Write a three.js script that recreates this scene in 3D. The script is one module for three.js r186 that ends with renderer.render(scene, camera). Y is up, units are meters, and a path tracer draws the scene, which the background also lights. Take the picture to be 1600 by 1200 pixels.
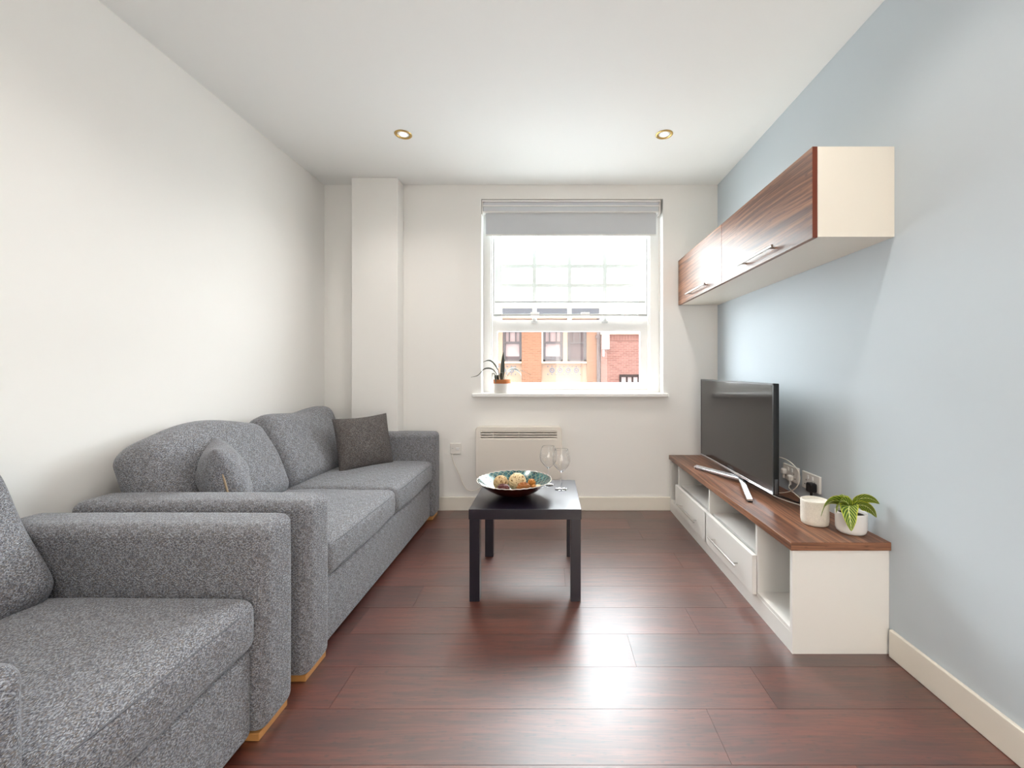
import * as THREE from 'three';
import { RoundedBoxGeometry } from 'three/addons/geometries/RoundedBoxGeometry.js';
import { mergeGeometries } from 'three/addons/utils/BufferGeometryUtils.js';
import { RectAreaLightUniformsLib } from 'three/addons/lights/RectAreaLightUniformsLib.js';

// ------------------------------------------------------------------ camera, sky, exposure
const scene = new THREE.Scene();
const EYE = 1.131;
const camera = new THREE.PerspectiveCamera(2 * Math.atan(600 / 660) * 180 / Math.PI, 1600 / 1200, 0.05, 200);
camera.position.set(0, EYE, 0);
camera.lookAt(0, EYE, -1);
camera.setViewOffset(1600, 1200, -60, 22, 1600, 1200);   // shifted lens, verticals stay vertical
camera.updateProjectionMatrix();

const SKY = 18.0;
scene.background = new THREE.Color().setRGB(0.93 * SKY, 0.97 * SKY, 1.0 * SKY);   // bright overcast sky
const LAMP = 2.7;                                          // candela of one ceiling downlight
const LAMP_COLOR = new THREE.Color().setRGB(1.0, 0.94, 0.88);
const renderer = new THREE.WebGLRenderer({ antialias: true });
renderer.toneMapping = THREE.LinearToneMapping;
renderer.toneMappingExposure = 0.97;
renderer.shadowMap.enabled = true;
RectAreaLightUniformsLib.init();
// daylight of the overcast sky that comes in through the window opening
const daylight = new THREE.RectAreaLight(new THREE.Color().setRGB(0.86, 0.95, 1.0), 9.0, 1.4, 1.52);
daylight.name = 'window_daylight'; daylight.position.set(0.175, 1.72, -3.8); daylight.lookAt(0.175, 1.72, 0);
scene.add(daylight);
// the same daylight through the glazed door behind the viewer
const doorlight = new THREE.RectAreaLight(new THREE.Color().setRGB(0.86, 0.95, 1.0), 2.5, 1.1, 2.0);
doorlight.name = 'door_daylight'; doorlight.position.set(0.62, 1.08, 1.45); doorlight.lookAt(0.62, 1.08, -2);
scene.add(doorlight);

// ------------------------------------------------------------------ helpers
function mulberry(a) {
  return () => { a |= 0; a = a + 0x6D2B79F5 | 0; let t = Math.imul(a ^ a >>> 15, 1 | a); t = t + Math.imul(t ^ t >>> 7, 61 | t) ^ t; return ((t ^ t >>> 14) >>> 0) / 4294967296; };
}
const rnd = mulberry(20240517);
const V = (x, y, z) => new THREE.Vector3(x, y, z);
const clamp = THREE.MathUtils.clamp, lerp = THREE.MathUtils.lerp, smooth = THREE.MathUtils.smoothstep;

const usedNames = new Map();
function numbered(name) {
  const n = usedNames.get(name) ?? 0; usedNames.set(name, n + 1);
  return n ? name + '_' + String(n).padStart(3, '0') : name;
}
function prep(o) { o.castShadow = true; o.receiveShadow = true; return o; }
function part(name, geo, mat, parent, label) {
  const m = prep(new THREE.Mesh(geo, mat)); m.name = name; parent.add(m);
  if (label) m.userData.label = label;
  return m;
}
function thing(name, label, category, pos = [0, 0, 0], group) {
  const g = new THREE.Group(); g.name = numbered(name); g.position.set(...pos); scene.add(g);
  g.userData = { label, category }; if (group) g.userData.group = group;
  return g;
}
function single(name, geo, mat, label, category, pos = [0, 0, 0], group) {
  const m = prep(new THREE.Mesh(geo, mat)); m.name = numbered(name); m.position.set(...pos); scene.add(m);
  m.userData = { label, category }; if (group) m.userData.group = group;
  return m;
}
function structure(name, label, geo, mat) {
  const o = geo ? prep(new THREE.Mesh(geo, mat)) : new THREE.Group();
  o.name = name; o.userData = { label, kind: 'structure', category: name.split('_')[0] }; scene.add(o);
  return o;
}
// box between two corners
function span(x0, x1, y0, y1, z0, z1, r = 0, seg = 2) {
  const w = Math.abs(x1 - x0), h = Math.abs(y1 - y0), d = Math.abs(z1 - z0);
  const g = r > 0 ? new RoundedBoxGeometry(w, h, d, seg, r) : new THREE.BoxGeometry(w, h, d);
  g.translate((x0 + x1) / 2, (y0 + y1) / 2, (z0 + z1) / 2);
  return g;
}
const sheet = (x0, x1, y0, y1, z) => new THREE.PlaneGeometry(x1 - x0, y1 - y0).translate((x0 + x1) / 2, (y0 + y1) / 2, z);   // a pane of glass
function bar(a, b, r, seg = 10) {
  const d = b.clone().sub(a), g = new THREE.CylinderGeometry(r, r, d.length(), seg);
  g.applyQuaternion(new THREE.Quaternion().setFromUnitVectors(V(0, 1, 0), d.clone().normalize()));
  g.translate((a.x + b.x) / 2, (a.y + b.y) / 2, (a.z + b.z) / 2);
  return g;
}
function tube(points, r, n = 40, seg = 8, closed = false) {
  return new THREE.TubeGeometry(new THREE.CatmullRomCurve3(points, closed, 'centripetal'), n, r, seg, closed);
}
const merged = (list) => mergeGeometries(list.map((g) => g.index ? g.toNonIndexed() : g));
function lathe(pts, seg = 48) { return new THREE.LatheGeometry(pts.map(([r, y]) => new THREE.Vector2(r, y)), seg); }
// uv in metres; u follows the grain axis
function grainUV(geo, grain, ou = 0, ov = 0) {
  const p = geo.attributes.position, n = geo.attributes.normal, uv = new Float32Array(p.count * 2);
  for (let i = 0; i < p.count; i++) {
    const c = { x: p.getX(i), y: p.getY(i), z: p.getZ(i) };
    const a = [Math.abs(n.getX(i)), Math.abs(n.getY(i)), Math.abs(n.getZ(i))];
    const k = a[0] >= a[1] && a[0] >= a[2] ? 'x' : a[1] >= a[2] ? 'y' : 'z';
    let rest = ['x', 'y', 'z'].filter((q) => q !== k);
    if (rest.includes(grain)) rest = [grain, rest.find((q) => q !== grain)];
    uv[i * 2] = c[rest[0]] + ou; uv[i * 2 + 1] = c[rest[1]] + ov;
  }
  geo.setAttribute('uv', new THREE.BufferAttribute(uv, 2));
  return geo;
}
function weldNormals(geo) {
  const p = geo.attributes.position, idx = geo.index.array, sums = new Map();
  const key = (i) => Math.round(p.getX(i) * 2e4) + ',' + Math.round(p.getY(i) * 2e4) + ',' + Math.round(p.getZ(i) * 2e4);
  const keys = Array.from({ length: p.count }, (_, i) => key(i));
  const a = V(), b = V(), c = V();
  for (let t = 0; t < idx.length; t += 3) {
    a.fromBufferAttribute(p, idx[t]); b.fromBufferAttribute(p, idx[t + 1]); c.fromBufferAttribute(p, idx[t + 2]);
    const n = b.clone().sub(a).cross(c.clone().sub(a));
    for (let k = 0; k < 3; k++) { const q = keys[idx[t + k]]; if (!sums.has(q)) sums.set(q, V()); sums.get(q).add(n); }
  }
  const out = new Float32Array(p.count * 3);
  for (let i = 0; i < p.count; i++) sums.get(keys[i]) ? sums.get(keys[i]).clone().normalize().toArray(out, i * 3) : 0;
  geo.setAttribute('normal', new THREE.BufferAttribute(out, 3));
  return geo;
}
// upholstered block: rounded, bulging, lumpy; uv in metres
function softBox(w, h, d, o = {}) {
  const r = o.r ?? 0.03, n = o.n ?? 14, e = 5, half = [w / 2, h / 2, d / 2], bulge = o.bulge ?? [0, 0, 0];
  const lists = half.map((H) => {
    const l = [];
    for (let i = 0; i < e; i++) l.push(-H + r * (1 - Math.cos(i / e * Math.PI / 2)) * 1.0);
    for (let i = 0; i <= n; i++) l.push(-H + r + (2 * H - 2 * r) * i / n);
    for (let i = e - 1; i >= 0; i--) l.push(H - r * (1 - Math.cos(i / e * Math.PI / 2)));
    return l;
  });
  const S = lists[0].length - 1, g = new THREE.BoxGeometry(2, 2, 2, S, S, S), p = g.attributes.position, uv = g.attributes.uv;
  for (let i = 0; i < p.count; i++) {
    const raw = [p.getX(i), p.getY(i), p.getZ(i)];
    const q = raw.map((v, k) => lists[k][Math.round((v + 1) / 2 * S)]);
    const face = raw.findIndex((v) => Math.abs(Math.abs(v) - 1) < 1e-6);
    const fN = [g.attributes.normal.getX(i), g.attributes.normal.getY(i), g.attributes.normal.getZ(i)].findIndex((v) => Math.abs(v) > 0.5);
    const k = fN < 0 ? face : fN;
    const rest = [0, 1, 2].filter((t) => t !== k);
    uv.setXY(i, q[k === 1 ? 2 : rest[0] === 0 ? 0 : 2], q[k === 1 ? 0 : 1]);
    const inner = q.map((v, t) => clamp(v, -half[t] + r, half[t] - r));
    const dir = V(q[0] - inner[0], q[1] - inner[1], q[2] - inner[2]).normalize();
    const out = [inner[0] + dir.x * r, inner[1] + dir.y * r, inner[2] + dir.z * r];
    const prof = out.map((v, t) => { const s = v / half[t]; return Math.max(0, 1 - s * s); });
    for (let t = 0; t < 3; t++) {
      const others = [0, 1, 2].filter((s) => s !== t);
      out[t] += Math.sign(out[t]) * bulge[t] * Math.sqrt(prof[others[0]] * prof[others[1]]) * smooth(Math.abs(out[t]) / half[t], 0.35, 1);
    }
    if (o.warp) o.warp(out, half);
    p.setXYZ(i, ...out);
  }
  return weldNormals(g);
}
// scatter cushion: two sheets meeting in a seam; w along x, h along y, thick along z
function pillow(w, h, t, seed = 1, n = 26) {
  const pos = [], uv = [], idx = [], R = mulberry(seed), ph = [R() * 6, R() * 6, R() * 6, R() * 6];
  for (const s of [1, -1]) {
    const off = pos.length / 3;
    for (let j = 0; j <= n; j++) for (let i = 0; i <= n; i++) {
      const a = Math.sin((i / n - 0.5) * Math.PI), b = Math.sin((j / n - 0.5) * Math.PI);
      const pinch = 1 - 0.07 * ((1 - b * b) * a * a + (1 - a * a) * b * b);
      const x = a * w / 2 * pinch, y = b * h / 2 * pinch;
      let z = s * t / 2 * Math.pow(Math.max(0, (1 - a * a) * (1 - b * b)), 0.42);
      z += s * 0.004 * (Math.sin(7 * a + ph[0] + 3 * b) + Math.sin(9 * b + ph[1] - 4 * a)) * (1 - a * a) * (1 - b * b);
      pos.push(x, y, z); uv.push(i / n * w * 1.2, j / n * h * 1.2);
    }
    for (let j = 0; j < n; j++) for (let i = 0; i < n; i++) {
      const q = off + j * (n + 1) + i, c = [q, q + 1, q + n + 2, q, q + n + 2, q + n + 1];
      idx.push(...(s > 0 ? c : [c[0], c[2], c[1], c[3], c[5], c[4]]));
    }
  }
  const g = new THREE.BufferGeometry();
  g.setAttribute('position', new THREE.Float32BufferAttribute(pos, 3)); g.setAttribute('uv', new THREE.Float32BufferAttribute(uv, 2)); g.setIndex(idx);
  return weldNormals(g);
}
// a leaf: spine points (Vector3), half width profile, side direction; thin solid with a folded midrib
function leaf(spine, width, side, o = {}) {
  const n = 18, m = 6, curve = new THREE.CatmullRomCurve3(spine), pos = [], uv = [], idx = [];
  const th = o.thick ?? 0.0008;
  for (const s of [1, -1]) {
    const off = pos.length / 3;
    for (let i = 0; i <= n; i++) {
      const t = i / n, c = curve.getPoint(t), tan = curve.getTangent(t), sd = side.clone().addScaledVector(tan, -side.dot(tan)).normalize(), up = V().crossVectors(tan, sd).normalize();
      const wd = width * (o.profile ? o.profile(t) : Math.pow(Math.sin(Math.PI * Math.pow(t, 0.8)), 0.8) + 0.03);
      for (let j = 0; j <= m; j++) {
        const v = j / m * 2 - 1, edge = 1 - Math.abs(v);
        const q = c.clone().addScaledVector(sd, v * wd).addScaledVector(up, Math.abs(v) * wd * (o.fold ?? 0.25) + (o.ripple ?? 0) * Math.sin(t * 22) * Math.abs(v) + s * th * (0.2 + edge));
        pos.push(q.x, q.y, q.z); uv.push(t, j / m);
      }
    }
    for (let i = 0; i < n; i++) for (let j = 0; j < m; j++) {
      const q = off + i * (m + 1) + j, c = [q, q + 1, q + m + 2, q, q + m + 2, q + m + 1];
      idx.push(...(s > 0 ? [c[0], c[2], c[1], c[3], c[5], c[4]] : c));
    }
  }
  const g = new THREE.BufferGeometry();
  g.setAttribute('position', new THREE.Float32BufferAttribute(pos, 3)); g.setAttribute('uv', new THREE.Float32BufferAttribute(uv, 2)); g.setIndex(idx);
  g.computeVertexNormals();
  return g;
}

// ------------------------------------------------------------------ textures
function hash(x, y, s) { let h = Math.imul(x, 374761393) + Math.imul(y, 668265263) + Math.imul(s, 2147483647 - 1013) | 0; h = Math.imul(h ^ h >>> 13, 1274126177); return ((h ^ h >>> 16) >>> 0) / 4294967296; }
function noise(x, y, px, py, s) {           // tileable value noise, period px by py
  const xi = Math.floor(x), yi = Math.floor(y), fx = x - xi, fy = y - yi, u = fx * fx * (3 - 2 * fx), v = fy * fy * (3 - 2 * fy);
  const m = (a, b) => ((a % b) + b) % b, h = (a, b) => hash(m(a, px), m(b, py), s);
  return lerp(lerp(h(xi, yi), h(xi + 1, yi), u), lerp(h(xi, yi + 1), h(xi + 1, yi + 1), u), v);
}
function texture(w, h, fn, rx, ry, srgb = true) {
  const d = new Uint8Array(w * h * 4);
  for (let y = 0; y < h; y++) for (let x = 0; x < w; x++) {
    const c = fn(x / w, y / h, x, y), i = (y * w + x) * 4;
    d[i] = clamp(c[0], 0, 255); d[i + 1] = clamp(c[1], 0, 255); d[i + 2] = clamp(c[2], 0, 255); d[i + 3] = 255;
  }
  const t = new THREE.DataTexture(d, w, h);
  t.wrapS = t.wrapT = THREE.RepeatWrapping; t.magFilter = THREE.LinearFilter; t.minFilter = THREE.LinearMipmapLinearFilter; t.generateMipmaps = true;
  if (srgb) t.colorSpace = THREE.SRGBColorSpace;
  t.repeat.set(rx, ry); t.needsUpdate = true;
  return t;
}
const mix3 = (a, b, t) => [lerp(a[0], b[0], t), lerp(a[1], b[1], t), lerp(a[2], b[2], t)];

// walnut foil: 1.6 m along the grain by 0.8 m across
function walnutValue(u, v) {
  const wob = noise(u * 3, v * 4, 3, 4, 3) * 0.035;
  const w = v + wob;
  const broad = noise(u * 2, w * 14, 2, 14, 5), mid = noise(u * 4, w * 64, 4, 64, 6), fine = noise(u * 10, w * 200, 10, 200, 7), pore = noise(u * 40, v * 256, 40, 256, 8);
  return { t: broad * 0.2 + mid * 0.38 + fine * 0.42, pore };
}
const walnutTex = texture(1024, 512, (u, v) => {
  const { t, pore } = walnutValue(u, v);
  let c = mix3([86, 53, 37], [162, 112, 82], smooth(t, 0.15, 0.85));
  if (pore > 0.8) c = mix3(c, [45, 24, 17], (pore - 0.8) * 2.4);
  return c;
}, 1 / 1.6, 1 / 0.8);
const floorTex = texture(1024, 256, (u, v) => {
  const wob = noise(u * 3, v * 3, 3, 3, 23) * 0.09;
  const w = v + wob, broad = noise(u * 4, w * 7, 4, 7, 25), mid = noise(u * 6, w * 26, 6, 26, 26), fine = noise(u * 24, w * 110, 24, 110, 27), pore = noise(u * 60, v * 128, 60, 128, 28);
  let c = mix3([72, 29, 16], [112, 52, 31], smooth(broad * 0.3 + mid * 0.35 + fine * 0.35, 0.2, 0.85));
  if (pore > 0.78) c = mix3(c, [28, 13, 10], (pore - 0.78) * 2.5);
  return c;
}, 1 / 1.4, 1 / 0.4);
const floorRough = texture(512, 256, (u, v) => { const a = noise(u * 9, v * 6, 9, 6, 41), b = noise(u * 70, v * 60, 70, 60, 42), t = 205 + a * 34 + b * 16; return [t, t, t]; }, 1 / 1.4, 1 / 0.7, false);
// tweed: 0.14 m tile
const tweedCell = (x, y) => { const cy = Math.floor(y / 4), cx = Math.floor((x + (cy % 4) * 2) / 8) % 64; return [cx, cy]; };
const tweedTex = texture(512, 512, (u, v, x, y) => {
  const [cx, cy] = tweedCell(x, y), h = hash(cx, cy, 91), k = hash(cx, cy, 92), fine = hash(x, y, 95);
  const c = h < 0.26 ? [104, 106, 113] : h < 0.52 ? [142, 145, 152] : h < 0.74 ? [126, 119, 114] : h < 0.9 ? [172, 175, 181] : [78, 77, 82];
  const row = (cy % 2) * 0.07, l = 0.9 + row + (k - 0.5) * 0.2 + (fine - 0.5) * 0.16;
  return c.map((q) => q * l * 1.06);
}, 1 / 0.19, 1 / 0.19);
const tweedBump = texture(512, 512, (u, v, x, y) => {
  const [cx, cy] = tweedCell(x, y), fy = (y % 4) / 3 - 0.5, t = 255 * clamp(0.35 + 0.45 * hash(cx, cy, 93) + 0.6 * (0.25 - fy * fy), 0, 1);
  return [t, t, t];
}, 1 / 0.19, 1 / 0.19, false);
function brickTexture(base, alt, mortar, seed) {   // 16 by 16 courses, 3.6 m by 1.2 m
  return texture(768, 512, (u, v) => {
    const row = Math.floor(v * 16), c = u * 16 + (row % 2) * 0.5, col = Math.floor(c) % 16, fx = c - Math.floor(c), fy = v * 16 - row;
    if (fx < 0.05 || fy < 0.16) return mortar;
    return mix3(base, alt, hash(col, row, seed) * 0.75 + 0.25 * noise(u * 60, v * 60, 60, 60, seed + 1));
  }, 1 / 3.0, 1 / 1.0);
}
const brickOrange = brickTexture([138, 108, 84], [158, 126, 100], [150, 134, 118], 71);
const brickRed = brickTexture([130, 98, 90], [154, 122, 113], [152, 138, 132], 73);
const leafStripe = texture(256, 128, (u, v) => {
  const s = Math.abs(v - 0.5) * 2, vein = Math.abs(((u * 11 - s * 2.6) % 1 + 1) % 1 - 0.5) * 2, mid = smooth(s, 0.03, 0.11);
  let c = mix3([70, 104, 24], [206, 214, 92], smooth(vein, 0.52, 0.86));
  c = mix3(c, [222, 222, 74], smooth(s, 0.78, 0.97) * 0.9);
  return mix3([226, 232, 168], c, mid);
}, 1, 1);
const leafDark = texture(128, 64, (u, v) => {
  const s = Math.abs(v - 0.5) * 2, st = noise(u * 8, v * 16, 8, 16, 61);
  return mix3(mix3([40, 44, 42], [78, 84, 74], st), [176, 182, 158], smooth(s, 0.72, 0.95));
}, 1, 1);
const weaveTeal = texture(512, 256, (u, v) => {
  const a = Math.abs(((u * 34 + v * 4) % 1 + 1) % 1 - 0.5) * 2, b = Math.abs(((u * 34 - v * 4) % 1 + 1) % 1 - 0.5) * 2, k = Math.min(a, b);
  const tone = hash(Math.floor(u * 34 + v * 4), Math.floor(u * 34 - v * 4), 51);
  return k < 0.16 ? [120, 140, 120] : mix3([6, 48, 56], [44, 112, 116], tone);
}, 1, 1);
const stoneSpeck = texture(128, 128, (u, v) => { const a = noise(u * 18, v * 18, 18, 18, 81), b = noise(u * 50, v * 50, 50, 50, 82); const t = 226 + a * 16 + b * 10; return [t, t - 2, t - 6]; }, 1 / 0.1, 1 / 0.1);
const dimples = texture(256, 128, (u, v) => { const t = 255 * smooth(noise(u * 44, v * 18, 44, 18, 85), 0.25, 0.75); return [t, t, t]; }, 1, 1, false);

// ------------------------------------------------------------------ materials
const std = (c, rough = 0.6, o = {}) => new THREE.MeshStandardMaterial({ color: c, roughness: rough, ...o });
const phy = (c, rough = 0.6, o = {}) => new THREE.MeshPhysicalMaterial({ color: c, roughness: rough, ...o });
const M = {
  white: std('#f4f2ee', 0.9), ceiling: std('#f4f4f2', 0.95), blue: std('#c7d0d6', 0.85), skirting: std('#ece6da', 0.45),
  gloss: std('#f3f2ef', 0.35), frame: std('#f4f3f0', 0.4), alu: std('#c9cccb', 0.4, { metalness: 0.4 }),
  laminate: std('#f1efea', 0.38), laminateCream: std('#eee7da', 0.42),
  walnut: phy('#ffffff', 0.37, { map: walnutTex, bumpMap: walnutTex, bumpScale: 0.0001 }),
  walnutEdge: std('#6d3019', 0.45),
  planks: ['#ffffff', '#e6d9d2', '#fff0e6', '#cfc3c0', '#f4dccf'].map((c) => phy(c, 0.47, { map: floorTex, roughnessMap: floorRough, bumpMap: floorTex, bumpScale: 0.00015, ior: 1.95, clearcoat: 1, clearcoatRoughness: 0.38 })),
  gap: std('#4a3024', 0.9),
  tweed: phy('#ffffff', 0.95, { sheen: 1.0, sheenRoughness: 0.5, sheenColor: new THREE.Color('#c8ccd2'),  map: tweedTex, bumpMap: tweedBump, bumpScale: 0.0012 }),
  tweedDark: std('#bfb5ac', 0.95, { map: tweedTex, bumpMap: tweedBump, bumpScale: 0.0012 }),
  seam: std('#6c6d72', 0.95), zip: std('#b9a488', 0.5, { metalness: 0.4 }), oak: std('#c08a4f', 0.5),
  blackWood: phy('#181622', 0.3, { clearcoat: 0.3, clearcoatRoughness: 0.2 }),
  steel: std('#c8c6c2', 0.28, { metalness: 1 }), darkSteel: std('#77797c', 0.3, { metalness: 1 }),
  tvBlack: std('#0b0b0d', 0.3), screen: phy('#1c1918', 0.1, { ior: 1.55 }), silver: std('#d6d6d8', 0.25, { metalness: 0.9 }),
  plastic: std('#f0ece6', 0.35), plasticWarm: std('#ebe4da', 0.4), element: std('#8b8782', 0.6, { metalness: 0.5 }), slot: std('#2a2622', 0.8), cable: std('#e9e4da', 0.5), blackPlastic: std('#121214', 0.35),
  paneInner: phy('#ffffff', 0, { transmission: 1, thickness: 0, ior: 1.5, specularIntensity: 0.2 }),
  pane: phy('#ffffff', 0, { transmission: 1, thickness: 0, ior: 1.5 }),
  glass: phy('#ffffff', 0, { transmission: 1, thickness: 0.002, ior: 1.5 }),
  blackout: std('#d3d6da', 0.8), sheer: phy('#f3f7f5', 0.13, { transmission: 1, thickness: 0, ior: 1.1, specularIntensity: 0.2 }),
  brass: std('#c9a96a', 0.28, { metalness: 1 }), bulb: std('#fff2d8', 0.4, { emissive: new THREE.Color().setRGB(1.0, 0.84, 0.6), emissiveIntensity: 3 }),
  ceramic: phy('#f2f0ee', 0.3, { clearcoat: 0.4, clearcoatRoughness: 0.15 }), candle: std('#f2ede4', 0.7, { map: stoneSpeck, bumpMap: dimples, bumpScale: 0.0003 }),
  soil: std('#2a1d16', 0.95), leafStripe: phy('#ffffff', 0.42, { map: leafStripe, transmission: 0.12, thickness: 0 }), leafDark: std('#ffffff', 0.5, { map: leafDark }), stem: std('#7d8a3c', 0.6),
  terracotta: std('#b9703f', 0.8), potGrey: std('#d9d6d1', 0.6),
  bowlIn: phy('#ffffff', 0.18, { map: weaveTeal, clearcoat: 0.6, clearcoatRoughness: 0.1 }), bowlOut: phy('#4a1a0c', 0.25, { clearcoat: 0.5, clearcoatRoughness: 0.12 }), bowlRim: std('#d8cfc2', 0.3),
  rattan: std('#d9b98a', 0.7), rattanPale: std('#ead3a6', 0.7), core: std('#8f6a3c', 0.9), cone: std('#9a5a22', 0.75), coneDark: std('#5a2420', 0.7), coneLight: std('#b8772f', 0.75), chip: std('#e2d3ae', 0.8),
  brickOrange: std('#ffffff', 0.9, { map: brickOrange }), brickRed: std('#ffffff', 0.9, { map: brickRed }), stone: std('#d8cdb8', 0.85), stoneWarm: std('#b4aa98', 0.85),
  winFrame: std('#6a757c', 0.6), winWhite: std('#d8dadd', 0.6), winGlass: phy('#6f757c', 0.06, { ior: 1.6 }), blindOut: std('#c9cdd2', 0.7), lead: std('#56646e', 0.6), pipe: std('#5d5a5c', 0.5), tileBlue: std('#7d91a0', 0.5), dark: std('#2b2624', 0.7), road: std('#6b6a69', 0.95), slate: std('#8b95a0', 0.7),
};

// ------------------------------------------------------------------ the room
const XL = -1.825, XR = 1.35, ZB = -3.409, ZF = 1.1, HC = 2.624, T = 0.25;
const WX0 = -0.558, WX1 = 0.909, WY0 = 0.93, WY1 = 2.51;   // window opening

const floor = structure('floor', 'dark reddish brown plank floor running across the room');
part('subfloor', span(XL - T, XR + T, -0.2, -0.0035, ZB - T, ZF + T), M.gap, floor);
{
  const W = 0.2, joint = { 2: 0.62, 3: -0.3, 4: -0.74, 6: 0.84, 7: -0.86, 9: 0.76, 10: 0.52 };
  let row = 0;
  for (let z = ZB; z < ZF; z += W, row++) {
    let x = joint[row] ?? (XL + rnd() * 1.3);
    const cuts = [XL]; let q = x; while (q > XL + 0.05) q -= 1.5; for (q += 1.5; q < XR - 0.05; q += 1.5) if (q > XL + 0.05) cuts.push(q); cuts.push(XR);
    for (let i = 0; i + 1 < cuts.length; i++) {
      const g = span(cuts[i] + 0.0005, cuts[i + 1] - 0.0005, -0.012, 0, z + 0.0006, Math.min(z + W, ZF) - 0.0006);
      part('plank', grainUV(g, 'x', rnd() * 1.4, rnd() * 0.4), M.planks[Math.floor(rnd() * M.planks.length)], floor);
    }
  }
}
structure('ceiling', 'plain white painted ceiling', span(XL - T, XR + T, HC, HC + 0.25, ZB - T, ZF + T), M.ceiling);
structure('wall_left', 'plain white wall behind the grey sofa', span(XL - T, XL, 0, HC, ZB - T, ZF + T), M.white);
structure('wall_right', 'pale blue accent wall behind the television', span(XR, XR + T, 0, HC, ZB - T, ZF + T), M.blue);
structure('wall_front', 'white wall with a glazed door behind the viewer', merged([span(XL, 0.05, 0, HC, ZF, ZF + T), span(1.19, XR, 0, HC, ZF, ZF + T), span(0.05, 1.19, 2.1, HC, ZF, ZF + T)]), M.white);
{
  const d = structure('door_1', 'white framed glazed door behind the viewer'), z0 = ZF + 0.1, z1 = ZF + 0.15;
  part('door_frame', merged([span(0.05, 0.11, 0, 2.1, z0, z1), span(1.13, 1.19, 0, 2.1, z0, z1), span(0.11, 1.13, 2.02, 2.1, z0, z1), span(0.11, 1.13, 0, 0.12, z0, z1), span(0.6, 0.64, 0.12, 2.02, z0, z1)]), M.frame, d);
  for (const [a, b] of [[0.11, 0.6], [0.64, 1.13]]) part('pane', sheet(a, b, 0.12, 2.02, z0 + 0.024), M.pane, d);
  part('door_handle', bar(V(0.62, 1.0, z0 - 0.04), V(0.62, 1.12, z0 - 0.04), 0.009), M.steel, d);
}
{
  const s = new THREE.Shape([[XL, 0], [XR, 0], [XR, HC], [XL, HC]].map(([x, y]) => new THREE.Vector2(x, y)));
  s.holes.push(new THREE.Path([[WX0, WY0], [WX0, WY1], [WX1, WY1], [WX1, WY0]].map(([x, y]) => new THREE.Vector2(x, y))));
  const g = new THREE.ExtrudeGeometry(s, { depth: T, bevelEnabled: false }); g.translate(0, 0, ZB - T);
  structure('wall_back', 'white end wall with the window opening', g, M.white);
}
structure('trim_1', 'white boxed pipe column beside the sofa end', span(-1.545, -1.185, 0, HC, ZB, ZB + 0.13, 0.006), M.white);
const skirt = (x0, x1, z0, z1) => span(x0, x1, 0, 0.108, z0, z1, 0.004);
structure('baseboard_back', 'cream skirting board under the window', skirt(-1.185, XR, ZB, ZB + 0.015), M.skirting);
structure('baseboard_right', 'cream skirting board along the blue wall', skirt(XR - 0.015, XR, -1.668, ZF), M.skirting);
structure('baseboard_left', 'cream skirting board behind the sofa', skirt(XL, XL + 0.015, ZB + 0.14, ZF), M.skirting);
structure('baseboard_front', 'cream skirting board behind the viewer', skirt(XL + 0.016, 0.04, ZF - 0.015, ZF), M.skirting);

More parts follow.
